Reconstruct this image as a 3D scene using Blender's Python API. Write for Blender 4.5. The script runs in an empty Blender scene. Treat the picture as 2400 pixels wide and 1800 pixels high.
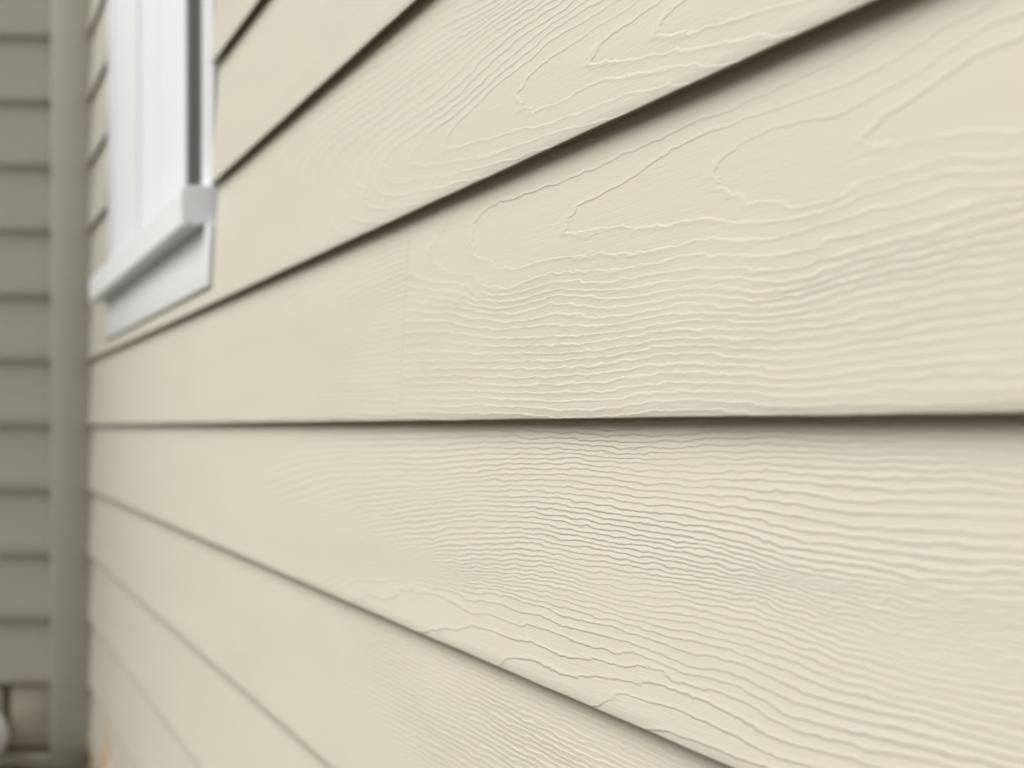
import bpy, math, random
import numpy as np
from mathutils import Vector

# ------------------------------------------------------------------ camera, sky, sun
sc = bpy.context.scene
PW = 2212.0                       # picture width the measurements were taken in
VX, VY = -125.0, 922.0            # vanishing point of the long wall in those units
D = 0.4                           # eye to wall, metres
cam_d = bpy.data.cameras.new("camera")
cam = bpy.data.objects.new("camera", cam_d)
sc.collection.objects.link(cam)
cam.location = (0, 0, 0)
cam.rotation_euler = (math.radians(90), 0, 0)
cam_d.sensor_width = 36.0
cam_d.lens = 36.0
cam_d.shift_x = (PW / 2 - VX) / PW
cam_d.shift_y = (VY - PW * 0.375) / PW
cam_d.clip_start = 0.01
cam_d.clip_end = 2000
cam_d.dof.use_dof = True
cam_d.dof.focus_distance = 0.64
cam_d.dof.aperture_fstop = 4.0
cam_d.dof.aperture_blades = 7
sc.camera = cam

SUN_EL, SUN_AZ = math.radians(47), math.radians(-85)      # azimuth from +Y towards +X
w = bpy.data.worlds.new("World"); sc.world = w; w.use_nodes = True
wn = w.node_tree.nodes; wn.clear()
sky = wn.new("ShaderNodeTexSky"); sky.sky_type = 'NISHITA'; sky.sun_disc = False
sky.sun_elevation = SUN_EL; sky.sun_rotation = SUN_AZ
sky.air_density = 1.0; sky.dust_density = 8.0; sky.ozone_density = 1.0
bg = wn.new("ShaderNodeBackground"); bg.inputs[1].default_value = 0.065
wo = wn.new("ShaderNodeOutputWorld")
w.node_tree.links.new(sky.outputs[0], bg.inputs[0]); w.node_tree.links.new(bg.outputs[0], wo.inputs[0])

sl = bpy.data.lights.new("sun", 'SUN'); sl.energy = 3.0; sl.angle = math.radians(54); sl.color = (1, .985, .96)
so = bpy.data.objects.new("sun", sl); sc.collection.objects.link(so)
sdir = Vector((math.sin(SUN_AZ) * math.cos(SUN_EL), math.cos(SUN_AZ) * math.cos(SUN_EL), math.sin(SUN_EL)))
so.rotation_euler = sdir.to_track_quat('Z', 'Y').to_euler(); so.location = sdir * 8
sc.view_settings.view_transform = 'Standard'; sc.view_settings.look = 'None'
sc.view_settings.exposure = 0.05; sc.view_settings.gamma = 1.0
sc.cycles.filter_width = 2.1; sc.cycles.max_bounces = 8; sc.cycles.diffuse_bounces = 6

# ------------------------------------------------------------------ materials
def new_mat(name, col, rough=.6, spec=.3):
    m = bpy.data.materials.new(name); m.use_nodes = True
    b = m.node_tree.nodes["Principled BSDF"]
    b.inputs["Base Color"].default_value = (*col, 1); b.inputs["Roughness"].default_value = rough
    b.inputs["Specular IOR Level"].default_value = spec
    return m, m.node_tree, b

def N(nt, t, **kw):
    n = nt.nodes.new(t)
    for k, v in kw.items(): setattr(n, k, v)
    return n

def mth(nt, op, a, b=None, c=None):
    n = N(nt, "ShaderNodeMath", operation=op)
    for i, v in enumerate((a, b, c)):
        if v is None: continue
        if isinstance(v, (int, float)): n.inputs[i].default_value = v
        else: nt.links.new(v, n.inputs[i])
    return n.outputs[0]

def noise(nt, vec, sc_, detail=2, rough=.5, mapping=None):
    if mapping:
        mp = N(nt, "ShaderNodeMapping"); mp.inputs["Scale"].default_value = mapping
        nt.links.new(vec, mp.inputs[0]); vec = mp.outputs[0]
    n = N(nt, "ShaderNodeTexNoise"); n.inputs["Scale"].default_value = sc_
    n.inputs["Detail"].default_value = detail; n.inputs["Roughness"].default_value = rough
    nt.links.new(vec, n.inputs["Vector"]); return n.outputs[0]

BEIGE = (.582, .578, .504)
EDGE_MM = 1.0
def siding_material(name, grain_mm, col=BEIGE):
    m, nt, b = new_mat(name, col, .58, .28)
    L = nt.links
    gv = N(nt, "ShaderNodeAttribute", attribute_name="board_uv").outputs["Vector"]   # metres along, across, board number
    ph = N(nt, "ShaderNodeAttribute", attribute_name="grain").outputs["Fac"]
    gr = N(nt, "ShaderNodeAttribute", attribute_name="grain_slope").outputs["Fac"]   # lines per mm
    # jagged wander of the embossed lines, in mm on the board
    n1 = noise(nt, gv, 1.0, 1, .5, (16, 45, 7))
    n2 = noise(nt, gv, 1.0, 2, .6, (70, 150, 9))
    j = mth(nt, 'ADD', mth(nt, 'MULTIPLY', mth(nt, 'SUBTRACT', n1, .5), 4.5), mth(nt, 'MULTIPLY', mth(nt, 'SUBTRACT', n2, .5), 5.0))
    p = mth(nt, 'ADD', ph, mth(nt, 'MULTIPLY', j, gr))
    f = mth(nt, 'FRACT', mth(nt, 'ADD', p, 400.0))
    tmm = mth(nt, 'DIVIDE', f, gr)
    r = N(nt, "ShaderNodeMapRange", interpolation_type='SMOOTHSTEP')
    r.inputs[1].default_value = 0; r.inputs[2].default_value = EDGE_MM; r.inputs[3].default_value = 0; r.inputs[4].default_value = 1
    nt.links.new(tmm, r.inputs[0])
    bk = N(nt, "ShaderNodeMapRange", interpolation_type='SMOOTHSTEP')
    bk.inputs[1].default_value = EDGE_MM * .7; bk.inputs[2].default_value = EDGE_MM * 3.4; bk.inputs[3].default_value = 1; bk.inputs[4].default_value = .45
    nt.links.new(tmm, bk.inputs[0])
    saw = mth(nt, 'MULTIPLY', mth(nt, 'MULTIPLY', r.outputs[0], bk.outputs[0]), mth(nt, 'SUBTRACT', 1.0, mth(nt, 'MULTIPLY', f, .85)))
    pa = N(nt, "ShaderNodeAttribute", attribute_name="press").outputs["Fac"]
    # strength of the pressing varies over the board
    n3 = noise(nt, gv, 1.0, 2, .5, (5, 22, 5))
    amp = N(nt, "ShaderNodeMapRange"); amp.inputs[1].default_value = .34; amp.inputs[2].default_value = .62
    amp.inputs[3].default_value = .35; amp.inputs[4].default_value = 1.0
    L.new(n3, amp.inputs[0])
    h = mth(nt, 'MULTIPLY', mth(nt, 'MULTIPLY', saw, amp.outputs[0]), pa)
    # fine pressed fibre streaks between the main lines
    n6 = noise(nt, gv, 1.0, 3, .7, (26, 620, 13))
    s6 = N(nt, "ShaderNodeMapRange", interpolation_type='SMOOTHSTEP'); s6.inputs[1].default_value = .50; s6.inputs[2].default_value = .66
    L.new(n6, s6.inputs[0])
    h = mth(nt, 'SUBTRACT', h, mth(nt, 'MULTIPLY', s6.outputs[0], .10))
    # fine paint tooth and roller stipple
    n4 = noise(nt, gv, 1.0, 3, .6, (500, 900, 40))
    h = mth(nt, 'ADD', h, mth(nt, 'MULTIPLY', n4, .10))
    bp = N(nt, "ShaderNodeBump"); bp.inputs["Strength"].default_value = 1.0
    bp.inputs["Distance"].default_value = grain_mm / 1000.0
    L.new(h, bp.inputs["Height"]); L.new(bp.outputs[0], b.inputs["Normal"])
    # faint weathering: uneven chalking and dust
    n5 = noise(nt, gv, 1.0, 4, .6, (2.2, 9, 3))
    mx = N(nt, "ShaderNodeMix", data_type='RGBA')
    mx.inputs[6].default_value = (*[c * .94 for c in col], 1); mx.inputs[7].default_value = (*[min(c * 1.03, 1) for c in col], 1)
    L.new(n5, mx.inputs[0]); L.new(mx.outputs[2], b.inputs["Base Color"])
    return m

M_SIDE = siding_material("embossed painted siding", .66)
M_FAR = siding_material("embossed painted siding far wall", .35, BEIGE)

def plain(name, col, rough=.55, spec=.3, var=.05, scale=30, bump=.0003):
    m, nt, b = new_mat(name, col, rough, spec)
    tc = N(nt, "ShaderNodeTexCoord").outputs["Object"]
    n = noise(nt, tc, scale, 5, .6)
    mx = N(nt, "ShaderNodeMix", data_type='RGBA')
    mx.inputs[6].default_value = (*[c * (1 - var) for c in col], 1); mx.inputs[7].default_value = (*[min(1, c * (1 + var)) for c in col], 1)
    nt.links.new(n, mx.inputs[0]); nt.links.new(mx.outputs[2], b.inputs["Base Color"])
    bp = N(nt, "ShaderNodeBump"); bp.inputs["Distance"].default_value = bump; bp.inputs["Strength"].default_value = 1
    nt.links.new(n, bp.inputs["Height"]); nt.links.new(bp.outputs[0], b.inputs["Normal"])
    return m
M_POST = plain("painted corner trim", BEIGE, .55, .3, .03)
M_WHITE = plain("white window paint", (.77, .825, .875), .38, .4, .015, 12, .0001)
M_RAW_SHADE = plain('unpainted board back and underside shade', (.16, .145, .12), .9, .1)  # bare board backs; on the bottom edges this dark colour paints in lap shadow
M_GASKET = plain("black gasket", (.03, .032, .033), .6)
M_CONC = plain("foundation concrete", (.56, .525, .44), .85, .2, .18, 22, .002)
M_MORTAR = plain("dark mortar joint", (.24, .215, .175), .9, .2, .2, 40, .002)
M_SOIL = plain("ground soil", (.17, .145, .11), .95, .1, .45, 35, .01)
M_STRAW = plain("dry straw", (.72, .62, .46), .7, .2, .2, 60)
M_PVC = plain("white pvc", (.80, .82, .84), .35, .45, .02, 9)
M_WRAP = plain("dark house wrap behind the boards", (.05, .045, .04), .9, .1)
M_GLASS, gnt, gb = new_mat("window glass", (.012, .015, .015), .03, .6)
gb.inputs["Coat Weight"].default_value = .3

# ------------------------------------------------------------------ helpers
C = sc.collection
def mesh(name, V, F, mat, parent=None, smooth=False):
    me = bpy.data.meshes.new(name); me.from_pydata([tuple(v) for v in V], [], F); me.update()
    me.materials.append(mat)
    if smooth: me.polygons.foreach_set("use_smooth", [True] * len(me.polygons))
    o = bpy.data.objects.new(name, me); C.objects.link(o)
    if parent: o.parent = parent
    return o
def tag(o, label=None, cat=None, group=None, kind=None):
    if label: o["label"] = label
    if cat: o["category"] = cat; o["kind"] = kind or "thing"
    if group: o["group"] = group
    if kind: o["kind"] = kind
    return o
def empty(name, loc=(0, 0, 0)):
    o = bpy.data.objects.new(name, None); C.objects.link(o); o.location = loc; return o
def box(name, a, b, mat, parent=None, bev=0.0, seg=2):
    import bmesh
    bm = bmesh.new(); bmesh.ops.create_cube(bm, size=1)
    lo = Vector([min(p, q) for p, q in zip(a, b)]); hi = Vector([max(p, q) for p, q in zip(a, b)])
    for v in bm.verts:
        v.co = Vector([lo[i] + (v.co[i] + .5) * (hi[i] - lo[i]) for i in range(3)])
    if bev: bmesh.ops.bevel(bm, geom=bm.edges[:], offset=bev, segments=seg, affect='EDGES', profile=.5)
    me = bpy.data.meshes.new(name); bm.to_mesh(me); bm.free(); me.materials.append(mat)
    if bev: me.polygons.foreach_set("use_smooth", [True] * len(me.polygons))
    o = bpy.data.objects.new(name, me); C.objects.link(o)
    if parent: o.parent = parent
    return o
def prism(name, prof, z0, z1, mat, parent=None, axis='z'):
    """closed profile extruded; axis z: profile in (x,y); axis y: profile in (x,z)"""
    n = len(prof); V = []
    for e in (z0, z1):
        for p in prof: V.append((p[0], p[1], e) if axis == 'z' else (p[0], e, p[1]))
    F = [(i, (i + 1) % n, n + (i + 1) % n, n + i) for i in range(n)] + [tuple(range(n))[::-1], tuple(range(n, 2 * n))]
    o = mesh(name, V, F, mat, parent)
    import bmesh
    bm = bmesh.new(); bm.from_mesh(o.data); bmesh.ops.recalc_face_normals(bm, faces=bm.faces); bm.to_mesh(o.data); bm.free()
    return o

# ------------------------------------------------------------------ grain fields
EXP = 0.178; Z0 = 0.005
def zk(k): return EXP * k + Z0

def z5(x, y): return ((700 + x / 2.212) / 1.085, (y / 2.212) / 1.085)
def z6(x, y): return ((1400 + x / 2.212) / 1.085, (300 + y / 2.212) / 1.085)
def z7(x, y): return ((700 + x / 2.212) / 1.085, (900 + y / 2.212) / 1.085)
def z8(x, y): return ((1400 + x / 2.212) / 1.085, (1050 + y / 2.212) / 1.085)
def uv_of(p):                         # place on the wall: along (m), height (m)
    off = p[0] - VX
    return 884.8 / off, (VY - p[1]) / off * D
def key(Y, z):                        # space in which the contour lines are interpolated
    return np.stack([1.0 * np.log(1.0 / np.maximum(Y, .3)), z / D * 2.0], -1)

TR = {1: [], 0: [], -1: []}
def tr(k, lev, f, pts):
    for p in pts:
        q = f(*p); TR[k].append((*uv_of(q), lev))
# board above the eye-level board: nested ovals open to the right
tr(1, 1, z5, [(1950, 0), (1880, 90), (1850, 160), (1930, 182), (2040, 150), (2212, 100)])
tr(1, 2, z5, [(1860, 0), (1760, 70), (1640, 150), (1570, 180), (1520, 250), (1505, 285), (1530, 303), (1620, 310), (1740, 300), (1870, 262), (2000, 250), (2212, 215)])
tr(1, 3, z5, [(1710, 10), (1600, 110), (1480, 170), (1450, 205), (1340, 270), (1220, 330), (1170, 400), (1140, 460), (1135, 500), (1150, 550), (1210, 575), (1290, 545), (1380, 505), (1440, 445), (1540, 405), (1640, 385), (1800, 362), (1950, 340), (2130, 315)])
tr(1, 4, z5, [(1600, 10), (1480, 90), (1380, 150), (1260, 215), (1180, 310), (1070, 380), (950, 480), (850, 590), (790, 660), (765, 715), (780, 768), (850, 745), (960, 720), (1130, 660), (1230, 655), (1380, 600), (1500, 560), (1620, 510), (1850, 440)])
tr(1, 5, z5, [(1520, 10), (1300, 140), (1160, 270), (960, 430), (850, 540), (760, 610), (640, 705), (580, 780), (590, 858), (680, 855), (800, 835), (930, 815), (1100, 760), (1300, 690)])
tr(1, 6, z5, [(1450, 10), (1200, 180), (900, 440), (600, 690), (500, 750), (430, 830), (470, 940), (600, 915), (750, 905), (900, 862)])
tr(1, 8, z5, [(1330, 10), (1080, 180), (800, 440), (500, 660), (330, 800), (340, 970)])
tr(1, 11, z5, [(1170, 10), (900, 180), (600, 420), (300, 640), (100, 800), (60, 1000), (50, 1200)])
tr(1, 16, z5, [(960, 10), (700, 140), (400, 360), (100, 560), (-150, 780), (-180, 1100)])
# board just above eye level
tr(0, 0, lambda x, y: (x, y), [(2212, 55), (2050, 130), (1950, 200), (1870, 262), (1855, 295), (1900, 312), (1990, 292), (2080, 272), (2212, 265)])
tr(0, 1, lambda x, y: (x, y), [(2212, 5), (2100, 60), (1950, 150), (1850, 205), (1780, 245), (1700, 262), (1600, 290)])
tr(0, 1, z6, [(610, 140), (550, 200), (525, 245), (620, 330), (730, 392), (850, 365), (980, 405), (1080, 375), (1200, 350), (1290, 275), (1500, 215), (1690, 155), (1900, 148), (2000, 125), (2212, 120)])
tr(0, 2, z5, [(2212, 640), (2100, 680), (1990, 700), (1900, 760), (1740, 830), (1690, 910), (1540, 980), (1410, 1040), (1365, 1150), (1410, 1215), (1480, 1190), (1600, 1172), (1700, 1185), (1780, 1180), (1950, 1140), (2080, 1110)])
tr(0, 2, z6, [(500, 445), (670, 478), (840, 468), (1000, 440), (1250, 350), (1600, 250), (1800, 205), (2212, 190)])
tr(0, 3, z5, [(2100, 600), (1950, 640), (1800, 720), (1600, 800), (1500, 860), (1300, 940), (1030, 1040), (900, 1090), (850, 1160), (860, 1260), (950, 1350), (1010, 1385), (1180, 1350), (1400, 1322), (1550, 1300), (1730, 1300), (1950, 1250)])
tr(0, 3, z6, [(440, 570), (640, 580), (900, 555), (1030, 500), (1250, 440), (1600, 360), (1780, 272), (2212, 262)])
tr(0, 4, z6, [(0, 735), (150, 720), (440, 650), (640, 660), (900, 640), (1250, 540), (1600, 440), (2000, 345), (2212, 300)])
tr(0, 4, z5, [(700, 1180), (640, 1290), (740, 1410), (860, 1410), (940, 1480), (1050, 1495), (1200, 1430), (1400, 1390)])
tr(0, 5, z6, [(0, 800), (200, 760), (440, 730), (860, 740), (1250, 620), (1700, 510), (2212, 375)])
tr(0, 9, z6, [(0, 970), (400, 905), (860, 910), (1250, 830), (1700, 730), (2212, 640)])
tr(0, 14, z6, [(0, 1185), (400, 1120), (860, 1140), (1250, 1090), (1700, 1020), (2212, 960)])
tr(0, 20, z6, [(0, 1445), (400, 1400), (860, 1430), (1250, 1420), (1700, 1410), (2212, 1400)])
tr(0, 8, z5, [(520, 1560), (850, 1590), (1100, 1620), (1300, 1560)])
tr(0, 21, z7, [(300, 130), (700, 140), (1100, 150)])
tr(0, 5, z5, [(400, 1300), (200, 1450)]); tr(0, 12, z7, [(-100, -200), (100, -120)])
# board just below eye level
tr(-1, 0, z8, [(-60, 1370), (40, 1310), (180, 1290), (300, 1340), (400, 1360), (490, 1400), (700, 1500), (900, 1600)])
tr(-1, 1, z7, [(1020, 1480), (1055, 1450), (1080, 1432), (1160, 1415), (1240, 1440), (1310, 1480), (1440, 1530), (1560, 1530), (1680, 1560), (1880, 1580), (2060, 1650)])
tr(-1, 1, z8, [(560, 1350), (640, 1370), (740, 1410), (850, 1490), (950, 1530), (1100, 1560), (1250, 1600), (1400, 1650)])
tr(-1, 2, z7, [(650, 1290), (720, 1270), (820, 1280), (860, 1255), (1000, 1275), (1060, 1320), (1180, 1340), (1320, 1415), (1430, 1440), (1500, 1425), (1640, 1475), (1840, 1490), (2000, 1560), (2212, 1610)])
tr(-1, 3, z7, [(420, 1118), (590, 1105), (650, 1140), (800, 1145), (900, 1205), (1000, 1200), (1090, 1250), (1200, 1258), (1330, 1300), (1420, 1355), (1640, 1405), (1900, 1500)])
tr(-1, 4, z7, [(300, 1010), (400, 1030), (480, 1012), (600, 1030), (800, 1085), (870, 1130), (1030, 1138), (1100, 1195), (1230, 1205), (1340, 1255), (1480, 1290), (1700, 1350), (1900, 1435), (2050, 1480), (2212, 1500)])
tr(-1, 4, z8, [(700, 1190), (900, 1290), (1400, 1450), (1700, 1510), (2212, 1640)])
tr(-1, 12.5, z8, [(0, 700), (700, 800), (1300, 1000), (2212, 1190)])
tr(-1, 12.5, z7, [(1200, 960), (900, 950), (500, 930)])
tr(-1, 24, z8, [(0, 370), (900, 560), (1700, 700), (2212, 720)])
tr(-1, 22, z7, [(1200, 700), (800, 690), (400, 740), (0, 790)])
tr(-1, 32, z8, [(0, 100), (900, 130), (1700, 170), (2212, 200)])
tr(-1, 33, z7, [(1200, 390), (600, 420), (0, 440)])
tr(-1, 36, z8, [(0, 0), (1100, 0), (2212, 30)]); tr(-1, 37, z7, [(1200, 280), (600, 280), (0, 300)])

def make_rbf(pts):
    P = np.array(pts); X = key(P[:, 0], P[:, 1]); f = P[:, 2]
    n = len(X)
    d = np.linalg.norm(X[:, None] - X[None], axis=-1)
    K = np.where(d > 0, d * d * np.log(d + 1e-12), 0) + np.eye(n) * 2e-4
    Q = np.hstack([np.ones((n, 1)), X])
    A = np.block([[K, Q], [Q.T, np.zeros((3, 3))]])
    s = np.linalg.solve(A, np.concatenate([f, np.zeros(3)]))
    def ev(Y, z):
        x = key(np.ravel(Y), np.ravel(z)); out = np.empty(len(x))
        for i in range(0, len(x), 4000):
            xx = x[i:i + 4000]
            r = np.linalg.norm(xx[:, None] - X[None], axis=-1)
            out[i:i + 4000] = (r * r * np.log(r + 1e-12)) @ s[:n] + s[n] + xx @ s[n + 1:]
        return out.reshape(np.shape(Y))
    return ev

def generic_field(seed, mm=4.2):
    """straight grain with a few flat-sawn ovals, lengthwise u and height z in metres"""
    r = np.random.RandomState(seed)
    blobs = [(r.uniform(-3, 3), r.uniform(.02, .15), r.uniform(.15, .5), r.uniform(.02, .05), r.uniform(4, 9)) for _ in range(7)]
    wav = [(r.uniform(1.5, 9), r.uniform(0, 6.3), r.uniform(.2, 1.1), r.uniform(4, 26)) for _ in range(7)]
    sg = r.choice([-1, 1])
    def ev(Y, z):
        p = sg * z / (mm / 1000)
        for a, b, a2, b2, h in blobs: p = p - h * np.exp(-((Y - a) / a2) ** 2 - ((z - b) / b2) ** 2)
        for fq, ph, am, kz in wav: p = p + am * np.sin(fq * Y + ph + kz * z)
        return p
    return ev

# ------------------------------------------------------------------ siding boards
STEP, TH, LAP, BEV = .0116, .0036, .030, .0012
rng = random.Random(4)
def board_mesh(name, u0, u1, k, field, wall, mat, parent, label=None, top=None, press=1.0):
    """one lap board. wall 'long': runs along +Y and faces -X; wall 'end': runs along X and faces -Y"""
    if wall == 'long':
        us = list(np.arange(u0, min(.3, u1), .12)) if u0 < .3 else []
        a = max(u0, .3)
        if u1 > a:
            n = max(3, int(90 * math.log(u1 / a) / math.log(2.8 / .3)) * 2)
            us += list(a * (u1 / a) ** (np.linspace(0, 1, n)))
        us = np.array(us)
    else:
        us = np.linspace(u0, u1, max(3, int((u1 - u0) / .05)))
    zb = zk(k); zt = (top if top is not None else zk(k + 1) + LAP)
    nz = 30 if wall == 'long' else 8
    hs = np.linspace(BEV, zt - zb, nz)
    # profile: (depth behind the lip plane, height, is_front)
    wob = np.array([.00010 * math.sin(u * 37 + k * 2.1) + .00008 * math.sin(u * 91 + k) for u in us]) if wall == 'long' else np.zeros(len(us))
    tilt = STEP / EXP
    prof = [(TH, 0, 0), (BEV, 0, 0), (BEV * .35, BEV * .3, 0)] + [(tilt * h, h, 1) for h in hs] + [(tilt * (zt - zb) + TH, zt - zb, 0)]
    npf = len(prof); V = []; U = []; 
    sag = rng.uniform(-.0002, .0002)
    for i, u in enumerate(us):
        for (d, h, fr) in prof:
            hh = h + (wob[i] + sag * math.sin(u * 1.3 + k) if h < .02 else 0)
            if wall == 'long': V.append((D + d, u, zb + hh))
            else: V.append((u, YL + d, zb + hh))
            U.append((u, h, k * 1.37 + (11 if wall == 'end' else 0)))
    F = []
    for i in range(len(us) - 1):
        for j in range(npf):
            j2 = (j + 1) % npf
            q = (i * npf + j, i * npf + j2, (i + 1) * npf + j2, (i + 1) * npf + j)
            F.append(q if wall == 'end' else q)
    F.append(tuple(range(npf))[::-1]); F.append(tuple((len(us) - 1) * npf + j for j in range(npf)))
    o = mesh(name, V, F, mat, parent, smooth=False)
    import bmesh
    bm = bmesh.new(); bm.from_mesh(o.data); bmesh.ops.recalc_face_normals(bm, faces=bm.faces); bm.to_mesh(o.data); bm.free()
    me = o.data
    sm = [p.area < 1 and len(p.vertices) == 4 for p in me.polygons]
    me.polygons.foreach_set("use_smooth", sm)
    me.materials.append(M_RAW_SHADE)
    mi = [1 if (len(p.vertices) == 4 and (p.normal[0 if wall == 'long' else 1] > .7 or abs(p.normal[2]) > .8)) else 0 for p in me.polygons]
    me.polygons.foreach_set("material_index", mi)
    # keep the back/top/bottom corners hard
    me.set_sharp_from_angle(angle=math.radians(50))
    U = np.array(U)
    def fe(u, h): return field(u, h) if field.__name__ == 'loc' else field(u, zb + h)
    g = fe(U[:, 0], U[:, 1])
    e = .0005
    gz = (fe(U[:, 0], U[:, 1] + e) - fe(U[:, 0], U[:, 1] - e)) / (2 * e)
    gy = (fe(U[:, 0] + e, U[:, 1]) - fe(U[:, 0] - e, U[:, 1])) / (2 * e)
    gs = np.clip(np.sqrt(gz ** 2 + (4 * gy) ** 2) / 1000.0, .03, .6)
    pr = press * np.clip(1.3 - .4 * U[:, 0], .5, 1.0) if wall == 'long' else np.full(len(U), .6)
    at = me.attributes.new("board_uv", 'FLOAT_VECTOR', 'POINT'); at.data.foreach_set("vector", U.ravel().astype(np.float32))
    at = me.attributes.new("grain", 'FLOAT', 'POINT'); at.data.foreach_set("value", np.asarray(g, dtype=np.float32))
    at = me.attributes.new("grain_slope", 'FLOAT', 'POINT'); at.data.foreach_set("value", np.asarray(gs, dtype=np.float32))
    at = me.attributes.new("press", 'FLOAT', 'POINT'); at.data.foreach_set("value", np.asarray(pr, dtype=np.float32))
    if label: o["label"] = label
    return o
def local(ev):
    def loc(u, h): return ev(u, h)
    return loc

YE = 2.7992                 # where the boards of the long wall meet the corner trim
YL = 2.812                 # lip plane of the end wall
GROUND = -.93
K0, K1 = -5, 9
# window extents along Y
WY0, WY1 = 1.527, 2.503
WZ0, WZ1 = .3676, 1.46
AP_Z = .2105

wall = tag(empty("clapboard_wall", (D, 0, GROUND)), "long sunlit beige lap siding wall with embossed wood grain, filling most of the view", "wall")
wall.location = (0, 0, 0)
FLD = {k: make_rbf(v) for k, v in TR.items()}
GAP = .005
for k in range(K0, K1):
    zb, zt = zk(k), zk(k + 1)
    gf = local(generic_field(100 + k, 4.6 if k > 1 else 3.9))
    near = FLD.get(k, gf)
    hits = zt + LAP > AP_Z - .001 and zb < WZ1 + .05
    if k == 0:
        board_mesh("siding_board", -2.6, .8997, k, near, 'long', M_SIDE, wall)
        board_mesh("siding_board", .9000, YE, k, local(generic_field(55, 5.5)), 'long', M_SIDE, wall, press=.85)
    elif not hits:
        board_mesh("siding_board", -2.6, YE, k, near, 'long', M_SIDE, wall)
    elif k == 1:
        # this board passes below the window: full length up to the apron, then two cheeks beside it
        board_mesh("siding_board", -2.6, WY0 - GAP, k, near, 'long', M_SIDE, wall)
        board_mesh("siding_board", WY0 - GAP + .0004, 2.510, k, local(generic_field(57)), 'long', M_SIDE, wall, top=AP_Z - .004)
        board_mesh("siding_board", 2.5104, YE, k, local(generic_field(58)), 'long', M_SIDE, wall)
    else:
        board_mesh("siding_board", -2.6, WY0 - GAP, k, near, 'long', M_SIDE, wall)
        board_mesh("siding_board", WY1 + GAP + (.06 if k == 1 else .002), YE, k, local(generic_field(70 + k)), 'long', M_SIDE, wall)
# dark sheathing behind the boards (with an opening for the window)
XS = D + STEP + TH + .012
def sheath(n, a, b): return box(n, a, b, M_WRAP, wall)
sheath("sheathing", (XS, -2.6, GROUND), (XS + .1, WY0 + .03, zk(K1)))
sheath("sheathing", (XS, WY0 + .0301, GROUND), (XS + .1, WY1 - .03, WZ0 - .02))
sheath("sheathing", (XS, WY0 + .0301, WZ1 + .02), (XS + .1, WY1 - .03, zk(K1)))
sheath("sheathing", (XS, WY1 - .0299, GROUND), (XS + .1, 2.95, zk(K1)))

# ------------------------------------------------------------------ end wall, corner trim
XP0 = .2985
XLEFT = -2.6
ew = tag(empty("end_wall"), "shaded beige clapboard wall at the far left, square to the long wall", "wall")
for k in range(-4, K1):
    board_mesh("siding_board", XLEFT, XP0 - .0008, k, local(generic_field(200 + k, 6)), 'end', M_FAR, ew)
box("sheathing", (XLEFT, YL + STEP + TH + .012, zk(-4) + .01), (.44, YL + .16, zk(K1)), M_WRAP, ew)
box("return_board", (XLEFT - .02, YL - .012, zk(-4)), (XLEFT - .0002, YL + 1.6, zk(K1)), M_POST, ew, .002)
tag(box("corner_trim", (XP0, 2.800, GROUND - .02), (D + .012, YL + .05, zk(K1)), M_POST, None, .003),
    "plain vertical beige trim post in the inside corner between the two clapboard walls", "corner trim")
# foundation of the end wall: rows of blocks with recessed joints
fd = tag(empty("foundation_wall"), "grey block foundation under the lowest board of the far left wall", "foundation")
yf = YL + .008
box("mortar", (XLEFT, yf + .018, GROUND - .1), (.42, yf + .12, zk(-4) - .001), M_MORTAR, fd)
jx = .178
x = XP0 - .003
xs = [x]
cur = jx + .010
box("concrete_block", (jx + .012, yf, -.882), (XP0 - .0004, yf + .1, zk(-4) - .005), M_CONC, fd, .004)
xr = jx - .012
xb = XP0 - .0004
while xb > XLEFT + .1:
    box("concrete_block", (xb - .39, yf - .012, GROUND - .05), (xb, yf + .1, -.900), M_CONC, fd, .004); xb -= .402
while xr > XLEFT + .1:
    box("concrete_block", (xr - .39, yf, -.882), (xr, yf + .1, zk(-4) - .012), M_CONC, fd, .004)
    xr -= .402

# ------------------------------------------------------------------ window
win = tag(empty("window"), "white window with deep sill and apron, set in the long siding wall near the corner", "window")
XC = .404      # face of the casing
SX = .362      # nose of the sill
CW = .069
zc0, zc1 = WZ0 - .004, WZ1
def casing(y0, y1, far):
    prof = [(XC, y0), (XC, y1), (D + .03, y1), (D + .03, y0)]
    return box("casing", (XC, y0, zc0), (D + .028, y1, zc1), M_WHITE, win, .0015)
casing(WY0, WY0 + CW, 0); casing(WY1 - CW, WY1, 1)
box("casing", (XC - .002, WY0 - .01, WZ1 + .0002), (D + .03, WY1 + .01, WZ1 + .06), M_WHITE, win, .002)
# stepped, splayed frame between casing and glass (far side and its mirror on the near side)
XG = .488
fa = [(XC + .004, WY1 - CW), (XC + .006, WY1 - CW - .012), (.4290, 2.2420), (.4345, 2.2400), (.4345, 2.2310),
      (.4560, 2.1500), (.4575, 2.1490), (.4790, 2.0340), (.4800, 2.0150), (XG + .03, 2.0150), (XG + .03, WY1 - CW)]
prism("frame_jamb", fa, zc0, zc1 - .001, M_WHITE, win)
nb = WY0 + CW
prism("frame_jamb", [(XC + .004, nb), (XC + .006, nb + .012), (.440, nb + .020), (.442, nb + .035), (XG - .008, nb + .045), (XG - .008, nb + .060), (XG + .03, nb + .060), (XG + .03, nb)],
      zc0, zc1 - .001, M_WHITE, win)
g0, g1 = nb + .0602, 2.0148
box("glass_pane", (XG, g0, zc0 + .03), (XG + .006, g1, zc1 - .03), M_GLASS, win)
M_SCREEN = plain("dark insect screen", (.07, .073, .072), .7, .2)
box("insect_screen", (XG - .0060, g0 + .0065, zc0 + .0305), (XG - .0045, g1 - .0065, zc1 - .0305), M_SCREEN, win)
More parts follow.
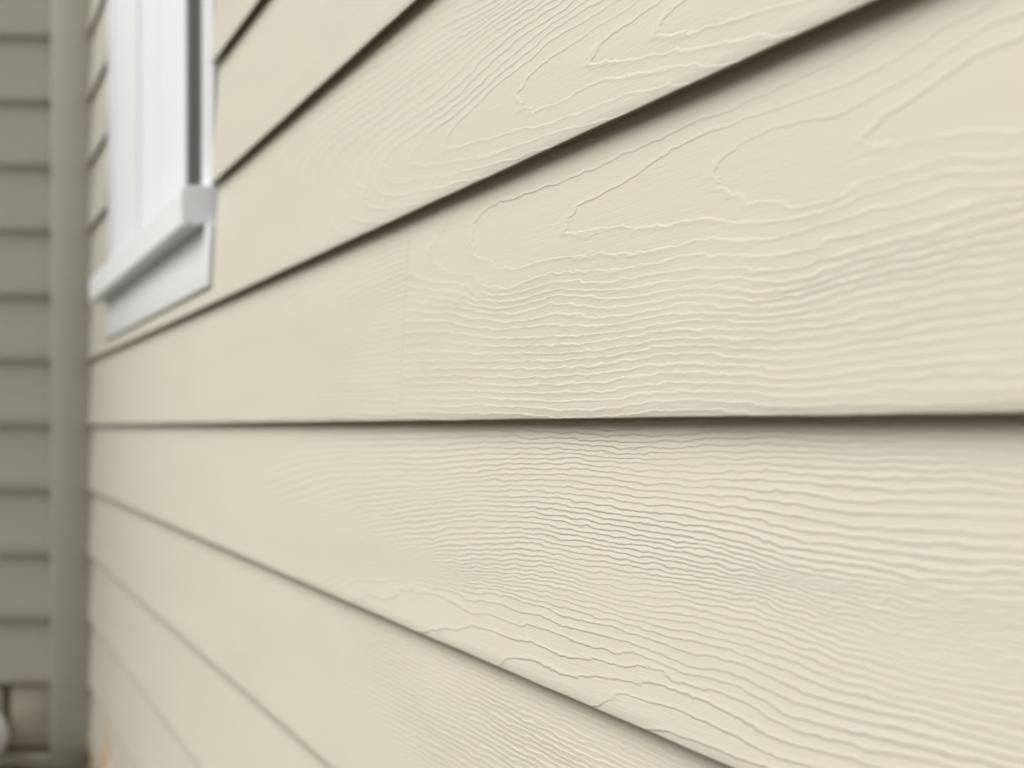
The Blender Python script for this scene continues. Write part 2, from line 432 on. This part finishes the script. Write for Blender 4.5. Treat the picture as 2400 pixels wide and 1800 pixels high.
box("gasket", (XG - .004, g1 - .006, zc0 + .03), (XG - .0002, g1 - .0002, zc1 - .03), M_GASKET, win)
box("gasket", (XG - .004, g0 + .0002, zc0 + .03), (XG - .0002, g0 + .006, zc1 - .03), M_GASKET, win)
box("frame_rail", (XG - .02, g0, zc0), (XG + .02, g1, zc0 + .0298), M_WHITE, win, .002)
box("frame_rail", (XG - .02, g0, zc1 - .0298), (XG + .02, g1, zc1 - .001), M_WHITE, win, .002)
# sill: sloped on top, drip edge below; profile in (x,z)
st, sb = .3676, .3045
sp = [(SX, sb + .003), (SX + .002, sb), (SX + .012, sb), (SX + .0125, sb + .004), (SX + .017, sb + .004), (SX + .0175, sb),
      (D + .030, sb + .002), (D + .030, st - .004 + .0), (XC, st - .0045), (SX + .006, st - .002), (SX + .002, st - .004), (SX, st - .008)]
sill = prism("sill", sp, 1.5300, 2.518, M_WHITE, win, 'y')
for v in sill.data.vertices:            # the near end is cut slightly askew
    if v.co.y < 1.6: v.co.y = 1.552 - (v.co.x - SX) * .38
_m = sill.modifiers.new("round", 'BEVEL'); _m.width = .003; _m.segments = 3; _m.limit_method = 'ANGLE'; _m.angle_limit = math.radians(60)
box("apron", (.3960, 1.525, AP_Z), (D + .028, 2.474, sb - .0005), M_WHITE, win, .0015)

# ------------------------------------------------------------------ ground and small things
GN = 40
gx = np.concatenate([[-400, -60, -15, -5], np.linspace(-2, 1.2, GN), [6, 30, 400]])
gy = np.concatenate([[-400, -60, -15, -5], np.linspace(-2, 3.4, GN), [8, 40, 400]])
rr = np.random.RandomState(3)
V = []; 
for yy in gy:
    for xx in gx:
        V.append((xx, yy, GROUND + (rr.uniform(-.006, .006) if abs(xx) < 3 and abs(yy) < 4 else 0)))
W_ = len(gx)
F = [(j * W_ + i, j * W_ + i + 1, (j + 1) * W_ + i + 1, (j + 1) * W_ + i) for j in range(len(gy) - 1) for i in range(W_ - 1)]
tag(mesh("ground", V, F, M_SOIL, None, True), kind="structure")

# capped white pipe stub at the foot of the end wall
def lathe(name, prof, mat, parent, n=40):
    """profile (r, t) turned about -Y"""
    V = []; F = []
    for r, t in prof:
        for i in range(n):
            a = 2 * math.pi * i / n; V.append((r * math.cos(a), -t, r * math.sin(a)))
    for j in range(len(prof) - 1):
        for i in range(n):
            i2 = (i + 1) % n; F.append((j * n + i, j * n + i2, (j + 1) * n + i2, (j + 1) * n + i))
    F.append(tuple((len(prof) - 1) * n + i for i in range(n)))
    return mesh(name, V, F, mat, parent, True)
pipe = tag(empty("drain_pipe", (.120, yf + .01, -.817)), "rounded white pipe end sticking out at the foot of the far left wall", "pipe")
lathe("pipe_body", [(.050, 0), (.050, .09)], M_PVC, pipe)
lathe("pipe_cap", [(.051, .07), (.057, .071), (.058, .078), (.058, .118), (.056, .124), (.050, .128), (.030, .131), (.0, .132)], M_PVC, pipe)

# dry grass tuft at the foot of the long wall by the corner
tuft = tag(empty("dry_plant", (.345, 2.12, GROUND)), "tuft of dry straw-coloured blades at the foot of the long wall beside the corner", "plant")
rg = random.Random(9)
for i in range(26):
    h = rg.uniform(.16, .33); a = rg.uniform(0, 6.28); lean = rg.uniform(.01, .05)
    wdt = rg.uniform(.006, .014); bx, by = rg.uniform(-.02, .02), rg.uniform(-.17, .15)
    dx, dy = math.cos(a) * lean * .5, math.sin(a) * lean
    V = []; F = []
    for s in range(6):
        t = s / 5; ww = wdt * (1 - t) ** .6 + .0004
        cx = bx + dx * t * t * 1.5; cy = by + dy * t * t * 1.5; cz = h * t
        V += [(cx - ww * math.sin(a + .8), cy + ww * math.cos(a + .8), cz), (cx, cy, cz + .001), (cx + ww * math.sin(a + .8), cy - ww * math.cos(a + .8), cz)]
    for s in range(5):
        F += [(s * 3, s * 3 + 1, s * 3 + 4, s * 3 + 3), (s * 3 + 1, s * 3 + 2, s * 3 + 5, s * 3 + 4)]
    mesh("blade", V, F, M_STRAW, tuft, True)
